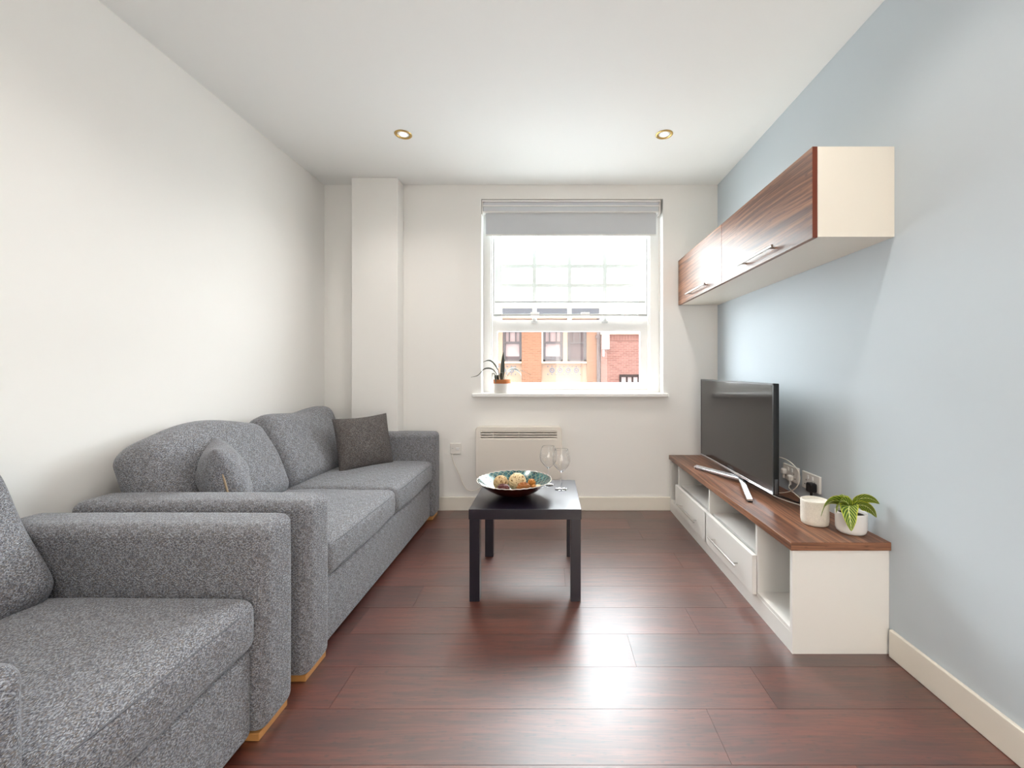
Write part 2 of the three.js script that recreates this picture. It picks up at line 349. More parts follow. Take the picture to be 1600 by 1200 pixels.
// ------------------------------------------------------------------ the window
{
  const w = structure('window_1', 'white sash window with small upper panes and secondary glazing');
  const zf = -3.53, zl = -3.565, zu = -3.61;               // frame face, lower sash, upper sash
  const OX0 = -0.487, OX1 = 0.818, OY0 = 0.982, OY1 = 2.44; // clear opening of the box frame
  part('window_frame', merged([
    span(WX0, OX0, WY0, WY1, zf - 0.13, zf), span(OX1, WX1, WY0, WY1, zf - 0.13, zf), span(OX0, OX1, OY1, WY1, zf - 0.13, zf), span(OX0, OX1, WY0, OY0 - 0.02, zf - 0.13, zf),
    span(OX0 - 0.03, OX0 - 0.012, OY0, OY1, zf, zf + 0.012), span(OX1 + 0.012, OX1 + 0.03, OY0, OY1, zf, zf + 0.012), span(OX0 - 0.03, OX1 + 0.03, OY0 - 0.038, OY0 - 0.02, zf, zf + 0.012),
  ]), M.frame, w);
  part('window_sill', span(-0.626, 0.944, 0.915, 0.943, -3.535, -3.36, 0.006), M.gloss, w);
  // lower sash
  const GX0 = -0.449, GX1 = 0.757;
  const lo = part('lower_sash', merged([
    span(OX0, GX0, OY0 - 0.02, 1.553, zl - 0.04, zl), span(GX1, OX1, OY0 - 0.02, 1.553, zl - 0.04, zl), span(GX0, GX1, OY0 - 0.02, 1.024, zl - 0.04, zl), span(GX0, GX1, 1.456, 1.553, zl - 0.04, zl),
  ]), M.frame, w);
  part('pane', sheet(GX0, GX1, 1.024, 1.456, zl - 0.02), M.pane, lo);
  for (const x of [-0.135, 0.457]) part('sash_catch', merged([span(x - 0.008, x + 0.008, 1.535, 1.585, zl, zl + 0.02), span(x - 0.025, x + 0.025, 1.526, 1.542, zl, zl + 0.018, 0.004), span(x - 0.014, x + 0.014, 1.553, 1.566, zl - 0.02, zl + 0.012)]), M.alu, lo, 'small grey metal sash fastener');
  // upper sash with glazing bars
  const UX = [-0.417, -0.137, 0.1645, 0.466, 0.757], UY = [1.553, 1.695, 1.855, 2.02, 2.2, 2.4];
  const up = part('upper_sash', merged([
    span(OX0, UX[0], 1.5, OY1, zu - 0.04, zu), span(UX[4], OX1, 1.5, OY1, zu - 0.04, zu), span(UX[0], UX[4], 2.4, OY1, zu - 0.04, zu), span(UX[0], UX[4], 1.5, 1.553, zu - 0.04, zu),
  ]), M.frame, w);
  for (let i = 1; i < 4; i++) part('glazing_bar', span(UX[i] - 0.018, UX[i] + 0.018, 1.553, 2.4, zu - 0.035, zu - 0.002), M.frame, up);
  for (let j = 1; j < 5; j++) { const hh = j === 4 ? 0.032 : 0.016; part('glazing_bar', span(UX[0], UX[4], UY[j] - hh, UY[j] + hh, zu - 0.036, zu - 0.003), M.frame, up); }
  for (let i = 0; i < 4; i++) for (let j = 0; j < 5; j++) part('pane', sheet(UX[i], UX[i + 1], UY[j], UY[j + 1], zu - 0.02), M.pane, up);
  // raised secondary glazing panel
  const sx0 = -0.474, sx1 = 0.802, sy0 = 1.575, sy1 = 2.42, zs = -3.488;
  const se = part('secondary_sash', merged([
    span(sx0, sx0 + 0.01, sy0, sy1, zs - 0.02, zs), span(sx1 - 0.01, sx1, sy0, sy1, zs - 0.02, zs), span(sx0, sx1, sy0, sy0 + 0.018, zs - 0.02, zs + 0.004, 0.003), span(sx0, sx1, sy1 - 0.018, sy1, zs - 0.02, zs),
  ]), M.alu, w, 'slim grey framed secondary glazing panel');
  part('pane', sheet(sx0 + 0.01, sx1 - 0.01, sy0 + 0.018, sy1 - 0.018, zs - 0.01), M.paneInner, se);
  for (const x of [-0.128, 0.288]) part('finger_pull', merged([span(x - 0.036, x + 0.036, sy0 + 0.001, sy0 + 0.022, zs, zs + 0.014, 0.003), span(x - 0.036, x + 0.036, sy0 + 0.024, sy0 + 0.032, zs - 0.002, zs + 0.008, 0.002)]), M.gloss, se);
}
// blinds
{
  const b = thing('roller_blind', 'grey blackout roller blind rolled up at the top of the window', 'blind', [0.168, 2.224, -3.45]);
  const x0 = -0.696, x1 = 0.695;
  part('fabric', span(x0, x1, 0.004, 0.19, -0.001, 0.001), M.blackout, b);
  part('bottom_bar', span(x0, x1, 0, 0.014, -0.006, 0.006, 0.004), M.gloss, b);
  part('cassette', merged([span(x0 - 0.02, x1 + 0.02, 0.19, 0.235, -0.04, 0.028, 0.008), span(x0 - 0.022, x1 + 0.022, 0.235, 0.272, -0.045, 0.02, 0.006)]), M.blackout, b);
  part('cassette_rail', merged([span(x0 - 0.026, x1 + 0.026, 0.231, 0.241, -0.04, 0.034, 0.003), span(x0 - 0.026, x1 + 0.026, 0.186, 0.192, -0.03, 0.032, 0.002), span(x0 - 0.028, x1 + 0.028, 0.268, 0.282, -0.045, 0.034, 0.003)]), M.gloss, b);
  for (const x of [x0 - 0.026, x1 + 0.022]) part('bracket', span(x, x + 0.006, 0.17, 0.284, -0.045, 0.036, 0.002), M.plastic, b);
  part('chain', merged([bar(V(x1 + 0.012, 0.02, 0.03), V(x1 + 0.012, 0.25, 0.03), 0.0022, 6), bar(V(x1 + 0.02, -0.62, 0.03), V(x1 + 0.02, 0.25, 0.03), 0.0022, 6), bar(V(x1 + 0.012, 0.02, 0.03), V(x1 + 0.016, -0.62, 0.03), 0.0022, 6)]), M.plastic, b);
  const s = thing('sheer_blind', 'translucent white sheer blind lowered over the small upper panes', 'blind', [0.163, 1.69, -3.518]);
  part('fabric', new THREE.PlaneGeometry(1.244, 0.735).translate(0, 0.3775, 0), M.sheer, s);
  part('bottom_bar', span(-0.626, 0.626, 0, 0.014, -0.005, 0.005, 0.003), M.alu, s);
}

// ------------------------------------------------------------------ ceiling downlights
{
  const proto = thing('recessed_downlight', 'left of the two lit recessed ceiling downlights', 'downlight', [-0.933, HC, -2.678], 'ceiling downlights');
  part('trim_ring', lathe([[0.036, 0.012], [0.036, 0.0], [0.04, -0.004], [0.05, -0.005], [0.054, -0.002], [0.054, 0.0]], 40), M.brass, proto, 'brass trim ring');
  part('reflector', lathe([[0.024, 0.03], [0.036, -0.001]], 32), M.brass, proto);
  part('bulb', lathe([[0.0, -0.006], [0.012, -0.005], [0.023, -0.002], [0.025, 0.004], [0.0, 0.006]], 24), M.bulb, proto);
  const lamp = new THREE.SpotLight(LAMP_COLOR, LAMP, 0, 72 * Math.PI / 180, 1.0, 2);
  lamp.name = 'lamp_light'; lamp.position.set(0, -0.02, 0); lamp.target.position.set(0, -1, 0); lamp.target.name = 'lamp_target';
  lamp.castShadow = true; lamp.shadow.radius = 3; lamp.shadow.mapSize.set(1024, 1024);
  proto.add(lamp, lamp.target);
  const spots = [[0.722, -2.678, 'right of the two lit recessed ceiling downlights']];
  spots.push([-0.933, -1.305, 'lit recessed downlight in the ceiling above the near sofa arm'], [0.722, -1.305, 'lit recessed downlight in the ceiling above the near end of the bench'],
    [-0.933, 0.05, 'lit recessed downlight overhead on the sofa side of the viewer'], [0.722, 0.05, 'lit recessed downlight overhead on the blue wall side of the viewer']);
  for (const [x, z, label] of spots) {
    const c = new THREE.Group(); c.name = numbered('recessed_downlight'); c.position.set(x, HC, z); c.userData = { label, category: 'downlight', group: 'ceiling downlights' };
    for (const k of proto.children) if (k.isMesh) c.add(k.clone());
    const l = lamp.clone(); l.target = new THREE.Object3D(); l.target.name = 'lamp_target'; l.target.position.set(0, -1, 0); l.shadow.radius = 3; c.add(l, l.target);
    scene.add(c);
  }
}

// ------------------------------------------------------------------ sofa and armchair
const SX0 = -1.735, SX1 = -0.872;
function seatCushion(len, parent, z) {
  const g = softBox(0.79, 0.15, len, { r: 0.036, bulge: [0.012, 0.022, 0.004], n: 16, warp: (o) => { o[1] += 0.003 * Math.sin(o[0] * 14 + z * 5) * Math.sin(o[2] * 11); } });
  const m = part('seat_cushion', g, M.tweed, parent); m.position.set(0.024, 0.372, z);
  const hx = 0.79 / 2, hz = len / 2, r = 0.02, pts = (y, e) => [V(hx - r + e, y, -hz + 0.012), V(hx + e + 0.004, y, -hz + 0.05), V(hx + e + 0.011, y + 0.002, 0), V(hx + e + 0.004, y, hz - 0.05), V(hx - r + e, y, hz - 0.012)];
  part('seam', merged([tube(pts(0.055, -0.008), 0.0022, 40, 6), tube(pts(-0.055, -0.008), 0.0022, 40, 6)]), M.seam, m);
  return m;
}
function backCushion(len, parent, z, seed) {
  const g = softBox(0.17, 0.47, len, { r: 0.07, bulge: [0.035, 0.012, 0.012], n: 18, warp: (o, h) => {
    const b = o[1] / h[1], c = o[2] / h[2];
    o[0] += 0.007 * Math.sin(c * 5 + seed) * Math.cos(b * 4) + 0.012 * Math.sin(c * 2.2 + seed * 2) * b;
    o[1] += (0.016 * Math.sin(c * 3.4 + seed * 1.7) - 0.02 * c * c) * (b > 0 ? b : 0);
  } });
  const m = part('back_cushion', g, M.tweed, parent); m.position.set(-0.328, 0.632, z); m.rotation.z = 25 * Math.PI / 180;
  return m;
}
function settee(name, label, category, zNear, zFar, seats) {
  const cz = (zNear + zFar) / 2, cx = (SX0 + SX1) / 2, L = Math.abs(zFar - zNear), hx = (SX1 - SX0) / 2, A = 0.16;
  const s = thing(name, label, category, [cx, 0, cz]);
  for (const k of [1, -1]) {
    const g = softBox(2 * hx, 0.632, A, { r: 0.034, bulge: [0.004, 0.004, 0.006], n: 12 });
    const m = part('arm', g, M.tweed, s); m.position.set(0, 0.336, k * (L / 2 - A / 2));
    const e = hx - 0.004, zz = A / 2 - 0.034;
    part('seam', tube([V(e - 0.02, -0.28, -zz - 0.028), V(e - 0.014, 0.2, -zz - 0.029), V(e - 0.016, 0.262, -zz - 0.02), V(e - 0.012, 0.29, -zz), V(e - 0.012, 0.294, zz), V(e - 0.016, 0.262, zz + 0.02), V(e - 0.014, 0.2, zz + 0.029), V(e - 0.02, -0.28, zz + 0.028)], 0.0015, 60, 5), M.seam, m);
  }
  const inner = L - 2 * A;
  const base = part('base', softBox(2 * hx - 0.05, 0.27, inner + 0.01, { r: 0.025, n: 8, bulge: [0.003, 0, 0] }), M.tweed, s); base.position.set(-0.006, 0.155, 0);
  const back = part('back', softBox(0.13, 0.56, inner + 0.02, { r: 0.03, n: 8 }), M.tweed, s); back.position.set(-hx + 0.068, 0.33, 0);
  const n = seats, l = inner / n;
  for (let i = 0; i < n; i++) {
    const z = inner / 2 - l * (i + 0.5);
    seatCushion(l - 0.004, s, z);
    backCushion(l - 0.01, s, z, i * 1.9 + (n > 1 ? 0.7 : 3));
  }
  for (const x of [-hx + 0.09, hx - 0.06]) for (const k of [1, -1]) { const f = part('foot', span(-0.045, 0.045, 0, 0.024, -0.07, 0.07, 0.003), M.oak, s, 'pale wooden block foot'); f.position.set(x, 0, k * (L / 2 - 0.085)); }
  return s;
}
settee('sofa', 'long grey tweed two seat sofa against the white wall', 'sofa', -1.515, -3.335, 2);
settee('armchair', 'wide grey tweed armchair cut off at the left edge', 'armchair', -0.552, -1.44, 1);
{
  const c = thing('throw_cushion', 'square dark grey throw cushion leaning in the far sofa corner', 'cushion', [-1.268, 0.462, -2.93], 'grey throw cushions');
  const p = part('cover', pillow(0.40, 0.37, 0.14, 5), M.tweedDark, c); p.position.set(0, 0.17, 0);
  c.rotation.order = 'YXZ'; c.rotation.set(-0.22, Math.atan2(0.807, 0.592), 0.02);
  const d = thing('throw_cushion', 'grey throw cushion showing its zip by the near sofa arm', 'cushion', [-1.42, 0.462, -1.9], 'grey throw cushions');
  const q = part('cover', pillow(0.38, 0.37, 0.18, 9), M.tweed, d); q.position.set(0, 0.17, 0);
  part('zip', tube([V(-0.174, -0.09, 0.004), V(-0.178, 0.02, 0.006), V(-0.172, 0.12, 0.004)], 0.004, 20, 6), M.zip, q, 'pale zip');
  d.rotation.order = 'YXZ'; d.rotation.set(-0.2, Math.atan2(0.788, -0.615), 0);
}

// ------------------------------------------------------------------ coffee table with bowl and glasses
{
  const t = thing('coffee_table', 'small square black coffee table with four thick legs', 'table', [-0.1235, 0, -2.332]);
  part('table_top', new RoundedBoxGeometry(0.55, 0.05, 0.55, 2, 0.0025).translate(0, 0.427, 0), M.blackWood, t);
  for (const x of [-1, 1]) for (const z of [1, -1]) part('leg', span(x * 0.272, x * 0.222, 0, 0.402, z * 0.272, z * 0.222, 0.002), M.blackWood, t);
}
const TT = 0.452;
{
  const seg = 144, nv = 22, R = 0.203, H = 0.083;
  function bowlSurface(inner) {
    const pos = [], uv = [], idx = [];
    for (let j = 0; j <= nv; j++) for (let i = 0; i <= seg; i++) {
      const t = j / nv, a = i / seg * Math.PI * 2;
      let r = 0.055 + (R - 0.055) * Math.pow(t, 0.85), y = H * (0.05 + 0.95 * Math.pow(t, 1.35)) - (t === 0 ? 0.004 : 0);
      const ridge = Math.cos(a * 36 + t * 5) * t;
      y += ridge * 0.0013 * smooth(t, 0.5, 1);
      r += ridge * 0.0016;
      if (inner) { r -= 0.004; y += 0.004 * (1 - t) + 0.001; if (j === 0) r = 0.0001; }
      else if (j === 0) { r = 0.0001; y = 0; }
      else if (j === 1) { r = 0.058; y = 0; }
      pos.push(r * Math.cos(a), y, r * Math.sin(a)); uv.push(i / seg, t);
    }
    for (let j = 0; j < nv; j++) for (let i = 0; i < seg; i++) { const q = j * (seg + 1) + i, c = [q, q + 1, q + seg + 2, q, q + seg + 2, q + seg + 1]; idx.push(...(inner ? c.map((_, k) => c[[0, 1, 2, 3, 4, 5][k]]).slice(0).reverse() : c)); }
    const g = new THREE.BufferGeometry(); g.setAttribute('position', new THREE.Float32BufferAttribute(pos, 3)); g.setAttribute('uv', new THREE.Float32BufferAttribute(uv, 2)); g.setIndex(idx); g.computeVertexNormals(); return g;
  }
  const b = thing('decorative_bowl', 'wide scalloped bowl, brown outside and teal inside, on the coffee table', 'bowl', [-0.196, TT, -2.30]);
  part('outer_shell', bowlSurface(false), M.bowlOut, b, 'dark red brown glazed outside');
  part('inner_shell', bowlSurface(true), M.bowlIn, b, 'teal latticed glazed inside');
  const rim = []; for (let i = 0; i < 216; i++) { const a = i / 216 * Math.PI * 2, ridge = Math.cos(a * 36 + 5); rim.push(V((R - 0.002 + ridge * 0.0016) * Math.cos(a), H + 0.001 + ridge * 0.0013, (R - 0.002 + ridge * 0.0016) * Math.sin(a))); }
  part('rim', tube(rim, 0.0022, 432, 6, true), M.bowlRim, b, 'pale scalloped rim');

  function rattanBall(label, r, mat, pos, turns, seed) {
    const g = thing('rattan_ball', label, 'ball', pos, 'decorative balls in the bowl');
    part('core', new THREE.SphereGeometry(r * 0.93, 24, 16), M.core, g);
    const pts = [], n = turns * 24, R2 = mulberry(seed), k = R2() * 6;
    for (let i = 0; i < n; i++) { const a = i / 24 * Math.PI * 2, tilt = i / n * Math.PI * 7 + k; const p = V(Math.cos(a), Math.sin(a), 0).applyAxisAngle(V(0.3, 1, 0.1).normalize(), tilt).applyAxisAngle(V(1, 0, 0.4).normalize(), tilt * 0.37); pts.push(p.multiplyScalar(r * (0.955 + 0.03 * R2()))); }
    part('winding', tube(pts, r * 0.055, n * 2, 5), mat, g);
    return g;
  }
  rattanBall('round woven rattan ball at the left of the bowl', 0.04, M.rattan, [-0.272, 0.512, -2.315], 26, 3);
  rattanBall('largest pale rattan ball in the middle of the bowl', 0.048, M.rattanPale, [-0.183, 0.513, -2.33], 30, 8);
  function lumpy(name, label, r, mat, pos, sx, sy, seed, f = 7) {
    const g = new THREE.SphereGeometry(r, 36, 24), p = g.attributes.position, R2 = mulberry(seed), k = [R2() * 9, R2() * 9, R2() * 9];
    for (let i = 0; i < p.count; i++) { const v = V(p.getX(i), p.getY(i), p.getZ(i)), u = v.clone().normalize(), s = 1 + 0.10 * Math.abs(Math.sin(u.x * f + k[0] + u.y * 3) * Math.sin(u.y * f + k[1]) * Math.sin(u.z * f + k[2])) * 2 - 0.08; p.setXYZ(i, v.x * s * sx, v.y * s * sy, v.z * s); }
    return single(name, weldNormals(g), mat, label, 'potpourri', pos, 'potpourri pieces in the bowl');
  }
  lumpy('pine_cone', 'dark red brown cone in front of the left rattan ball', 0.03, M.coneDark, [-0.25, 0.502, -2.237], 1.15, 0.85, 11, 9);
  lumpy('pine_cone', 'large orange brown cone at the front right of the bowl', 0.035, M.cone, [-0.142, 0.502, -2.25], 1.1, 0.85, 12, 11);
  lumpy('dried_pod', 'small orange dried pod behind the large brown cone', 0.022, M.coneLight, [-0.103, 0.516, -2.30], 1, 1, 13, 6);
  lumpy('dried_pod', 'small ochre dried pod at the right end of the bowl', 0.018, M.coneLight, [-0.087, 0.5005, -2.262], 1, 0.9, 14, 6);
  lumpy('wood_shaving', 'small pale curl between the cones at the bowl front', 0.018, M.chip, [-0.188, 0.481, -2.232], 1.2, 0.7, 15, 5);
  lumpy('wood_shaving', 'pale chip by the right rim of the bowl', 0.014, M.chip, [-0.066, 0.5075, -2.266], 1.2, 0.6, 16, 5);
}
{
  function wineGlass(label, pos) {
    const g = thing('wine_glass', label, 'glass', pos, 'empty wine glasses on the coffee table');
    const prof = [[0.004, 0.098], [0.012, 0.105], [0.03, 0.122], [0.045, 0.142], [0.0505, 0.165], [0.049, 0.19], [0.043, 0.212], [0.0375, 0.228]];
    const inn = prof.map(([r, y], i) => [Math.max(0.0, r - 0.0012), y + (i === 0 ? 0.004 : 0.001 * (1 - i / 7))]).reverse(); inn[inn.length - 1][0] = 0;
    part('bowl', lathe([...new THREE.SplineCurve(prof.map(([r, y]) => new THREE.Vector2(r, y))).getPoints(28).map((p) => [p.x, p.y]), ...new THREE.SplineCurve(inn.map(([r, y]) => new THREE.Vector2(r, y))).getPoints(28).map((p) => [Math.max(0, p.x), p.y])], 56), M.glass, g);
    part('stem', lathe([[0.0065, 0.0035], [0.0042, 0.012], [0.0032, 0.05], [0.0032, 0.085], [0.0042, 0.0985]], 20), M.glass, g);
    part('foot', lathe([[0, 0], [0.0355, 0], [0.0365, 0.0012], [0.035, 0.0022], [0.015, 0.0035], [0.0065, 0.0045], [0, 0.0045]], 48), M.glass, g);
  }
  wineGlass('nearer empty wine glass at the right of the coffee table', [0.062, TT, -2.4]);
  wineGlass('farther empty wine glass partly behind the other one', [-0.012, TT, -2.49]);
}

// ------------------------------------------------------------------ television bench
function barHandle(parent, x, y, z0, z1, r = 0.006, stand = 0.03) {
  const zs = [z0 + Math.sign(z1 - z0) * 0.035, z1 - Math.sign(z1 - z0) * 0.035];
  return part('handle', merged([bar(V(x - stand, y, z0), V(x - stand, y, z1), r, 12), ...zs.map((z) => bar(V(x, y, z), V(x - stand, y, z), r * 0.8, 10))]), M.steel, parent, 'brushed steel bar handle');
}
{
  const b = thing('tv_bench', 'long low white media bench with walnut top under the television', 'tv bench', [1.15, 0, -2.54]);
  const X = (x) => x - 1.15, Z = (z) => z + 2.54;
  const x0 = X(0.963), x1 = X(1.349), zn = Z(-1.681), zf = Z(-3.393), yT = 0.415;
  part('worktop', grainUV(span(X(0.952), x1, yT, 0.448, Z(-3.394), Z(-1.671), 0.0015, 1), 'z', 0.3, 0.2), M.walnut, b, 'walnut worktop');
  part('end_panel', span(x0, x1, 0, yT, zn - 0.018, zn, 0.001, 1), M.laminate, b);
  part('end_panel', span(x0, x1, 0, yT, zf, zf + 0.018, 0.001, 1), M.laminate, b);
  part('plinth', span(x0 + 0.001, x0 + 0.02, 0, 0.078, zf + 0.018, zn - 0.018), M.laminate, b);
  part('bottom_shelf', span(x0 + 0.002, x1, 0.078, 0.094, zf + 0.018, zn - 0.018), M.laminate, b);
  part('back_panel', span(x1 - 0.012, x1 - 0.002, 0.094, yT, zf + 0.018, zn - 0.018), M.laminate, b);
  for (const z of [-1.968, -2.555, -3.168]) part('divider', span(x0 + 0.001, x1 - 0.012, 0.094, yT, Z(z) - 0.018, Z(z), 0.001, 1), M.laminate, b);
  for (const [a, c] of [[-1.986, -2.555], [-2.573, -3.168]]) {
    part('shelf', span(x0 + 0.02, x1 - 0.012, 0.249, 0.265, Z(c), Z(a)), M.laminate, b);
    const d = part('drawer', span(x0 - 0.022, x0 - 0.001, 0.084, 0.267, Z(c) - 0.016, Z(a) + 0.016, 0.0015, 1), M.laminate, b);
    const mid = (Z(a) + Z(c)) / 2;
    barHandle(d, x0 - 0.022, 0.16, mid - 0.18, mid + 0.18, 0.005, 0.028);
  }
  part('cable_clip', span(x0 + 0.03, x0 + 0.07, 0.266, 0.278, Z(-1.996), Z(-1.987)), M.blackPlastic, b);
}
// ------------------------------------------------------------------ wall cabinet
{
  const c = thing('wall_cabinet', 'long wall cabinet with two walnut flap doors above the television', 'cabinet', [1.2, 1.653, -2.52]);
  const X = (x) => x - 1.2, Z = (z) => z + 2.52, H = 0.354, zn = Z(-1.656), zf = Z(-3.392), xb = X(1.349), xf = X(1.048);
  part('body', merged([span(xf, xb, 0, 0.018, zf, zn), span(xf, xb, H - 0.018, H, zf, zn), span(xf, xb, 0.018, H - 0.018, zn - 0.018, zn), span(xf, xb, 0.018, H - 0.018, zf, zf + 0.018), span(xb - 0.01, xb, 0.018, H - 0.018, zf + 0.018, zn - 0.018), span(xf, xb - 0.01, 0.018, H - 0.018, Z(-2.545), Z(-2.527))]), M.laminateCream, c);
  for (const [a, b, h0, h1] of [[-1.656, -2.5345, -1.90, -2.255], [-2.5375, -3.392, -2.735, -3.12]]) {
    const d = part('door', grainUV(span(X(1.027), X(1.0465), -0.004, H, Z(b), Z(a), 0.0015, 1), 'z', -a, -b * 0.31), M.walnut, c, 'walnut flap door');
    part('edge_band', span(X(1.0275), X(1.046), -0.0035, H - 0.0005, Z(a) - 0.001, Z(a) + 0.0008), M.walnutEdge, d, 'reddish edge band');
    barHandle(d, X(1.027), 1.69 - 1.653, Z(h1), Z(h0), 0.006, 0.03);
  }
}
// ------------------------------------------------------------------ television
{
  const t = thing('television', 'black flat screen television switched off on the walnut bench', 'television', [1.14, 0.448, -2.645]);
  const zn = 0.514, zf = -0.515, y0 = 0.05, y1 = 0.614, x = -0.015;
  part('housing', merged([span(x + 0.004, x + 0.03, y0, y1, zf, zn, 0.004), span(x + 0.03, x + 0.06, y0 + 0.03, y1 - 0.16, zf + 0.12, zn - 0.12, 0.012)]), M.tvBlack, t);
  part('bezel', merged([span(x, x + 0.006, y1 - 0.008, y1, zf, zn), span(x, x + 0.006, y0, y1, zf, zf + 0.008), span(x, x + 0.006, y0, y1, zn - 0.01, zn)]), M.tvBlack, t);
  part('screen', span(x + 0.0015, x + 0.005, y0 + 0.012, y1 - 0.008, zf + 0.008, zn - 0.01), M.screen, t, 'glossy dark screen');
  part('bottom_trim', span(x - 0.002, x + 0.006, y0 - 0.001, y0 + 0.012, zf, zn - 0.004, 0.002), M.silver, t, 'silver strip along the lower edge');
  part('side_trim', span(x + 0.006, x + 0.022, y0 + 0.004, y0 + 0.08, zn - 0.004, zn + 0.003, 0.002), M.darkSteel, t);
  part('neck', merged([span(x + 0.008, x + 0.04, 0.02, 0.12, -0.02, 0.16, 0.006)]), M.blackPlastic, t);
  for (const [z, xx] of [[-0.285, -0.128], [0.455, -0.108]]) {
    const a = V(0.0, 0.036, z < 0 ? 0.12 : 0.11), e = V(xx, 0.0125, z), d = e.clone().sub(a), L = d.length();
    const g = new RoundedBoxGeometry(0.03, 0.014, L + 0.02, 2, 0.003); g.applyQuaternion(new THREE.Quaternion().setFromUnitVectors(V(0, 0, 1), d.clone().normalize())); g.translate((a.x + e.x) / 2, (a.y + e.y) / 2, (a.z + e.z) / 2);
    part('stand_leg', g, M.silver, t, 'brushed silver stand leg');
    part('foot_pad', span(e.x - 0.012, e.x + 0.012, 0, 0.006, e.z - 0.012, e.z + 0.012), M.blackPlastic, t);
  }
}
// ------------------------------------------------------------------ pots on the bench
single('candle_pot', lathe([[0, 0], [0.047, 0], [0.053, 0.005], [0.0555, 0.02], [0.0555, 0.1], [0.0545, 0.107], [0.051, 0.109], [0.048, 0.105], [0.046, 0.098], [0.0, 0.097]], 56), M.candle, 'cream dimpled candle pot beside the leafy plant', 'candle', [1.175, 0.448, -1.878]);
{
  const p = thing('potted_plant', 'white pot with yellow green striped leaves on the walnut bench', 'plant', [1.268, 0.448, -1.782]);
  part('pot', lathe([[0, 0], [0.046, 0], [0.053, 0.006], [0.0565, 0.018], [0.058, 0.082], [0.057, 0.087], [0.0545, 0.087], [0.053, 0.082], [0.052, 0.07]], 56), M.ceramic, p, 'glossy white pot');
  part('soil', lathe([[0.0528, 0.073], [0.035, 0.077], [0, 0.079]], 32), M.soil, p);
  const L = (pts, w, sd, o) => part('leaf', leaf(pts.map((q) => V(...q)), w, V(...sd), o), M.leafStripe, p);
  const c = [-0.003, 0.08, 0.0];
  L([c, [-0.022, 0.118, 0.025], [-0.049, 0.112, 0.055], [-0.06, 0.075, 0.08], [-0.061, 0.036, 0.088]], 0.031, [1, 0.05, 0.1], { fold: 0.12 });
  L([c, [0.012, 0.118, 0.018], [0.034, 0.121, 0.038], [0.05, 0.105, 0.052], [0.06, 0.082, 0.062]], 0.026, [-0.1, 0.8, 0.5], { fold: 0.15 });
  L([c, [0.012, 0.135, 0.012], [0.038, 0.153, 0.032], [0.056, 0.151, 0.052], [0.066, 0.14, 0.07]], 0.021, [-0.1, 0.85, 0.35], { fold: 0.18 });
  L([c, [-0.035, 0.125, 0.006], [-0.085, 0.135, 0.012], [-0.12, 0.115, 0.018], [-0.142, 0.074, 0.024]], 0.023, [0, 0.8, 0.45], { fold: 0.18 });
  L([c, [-0.03, 0.13, 0.02], [-0.062, 0.14, 0.032], [-0.082, 0.125, 0.042], [-0.094, 0.096, 0.048]], 0.022, [0.1, 0.75, 0.5], { fold: 0.18 });
  L([c, [-0.006, 0.128, -0.015], [-0.012, 0.146, -0.03], [-0.008, 0.145, -0.045]], 0.02, [1, 0, 0], { fold: 0.25 });
  L([c, [0.004, 0.115, 0.012], [0.008, 0.138, 0.022], [0.008, 0.154, 0.03]], 0.012, [0.8, 0, 0.5], { fold: 0.4 });
  part('stem', merged([bar(V(-0.003, 0.074, 0), V(-0.01, 0.106, 0.014), 0.003, 6), bar(V(-0.003, 0.074, 0), V(0.008, 0.11, 0.01), 0.003, 6), bar(V(-0.003, 0.074, 0), V(-0.02, 0.108, 0.004), 0.003, 6)]), M.stem, p);
}
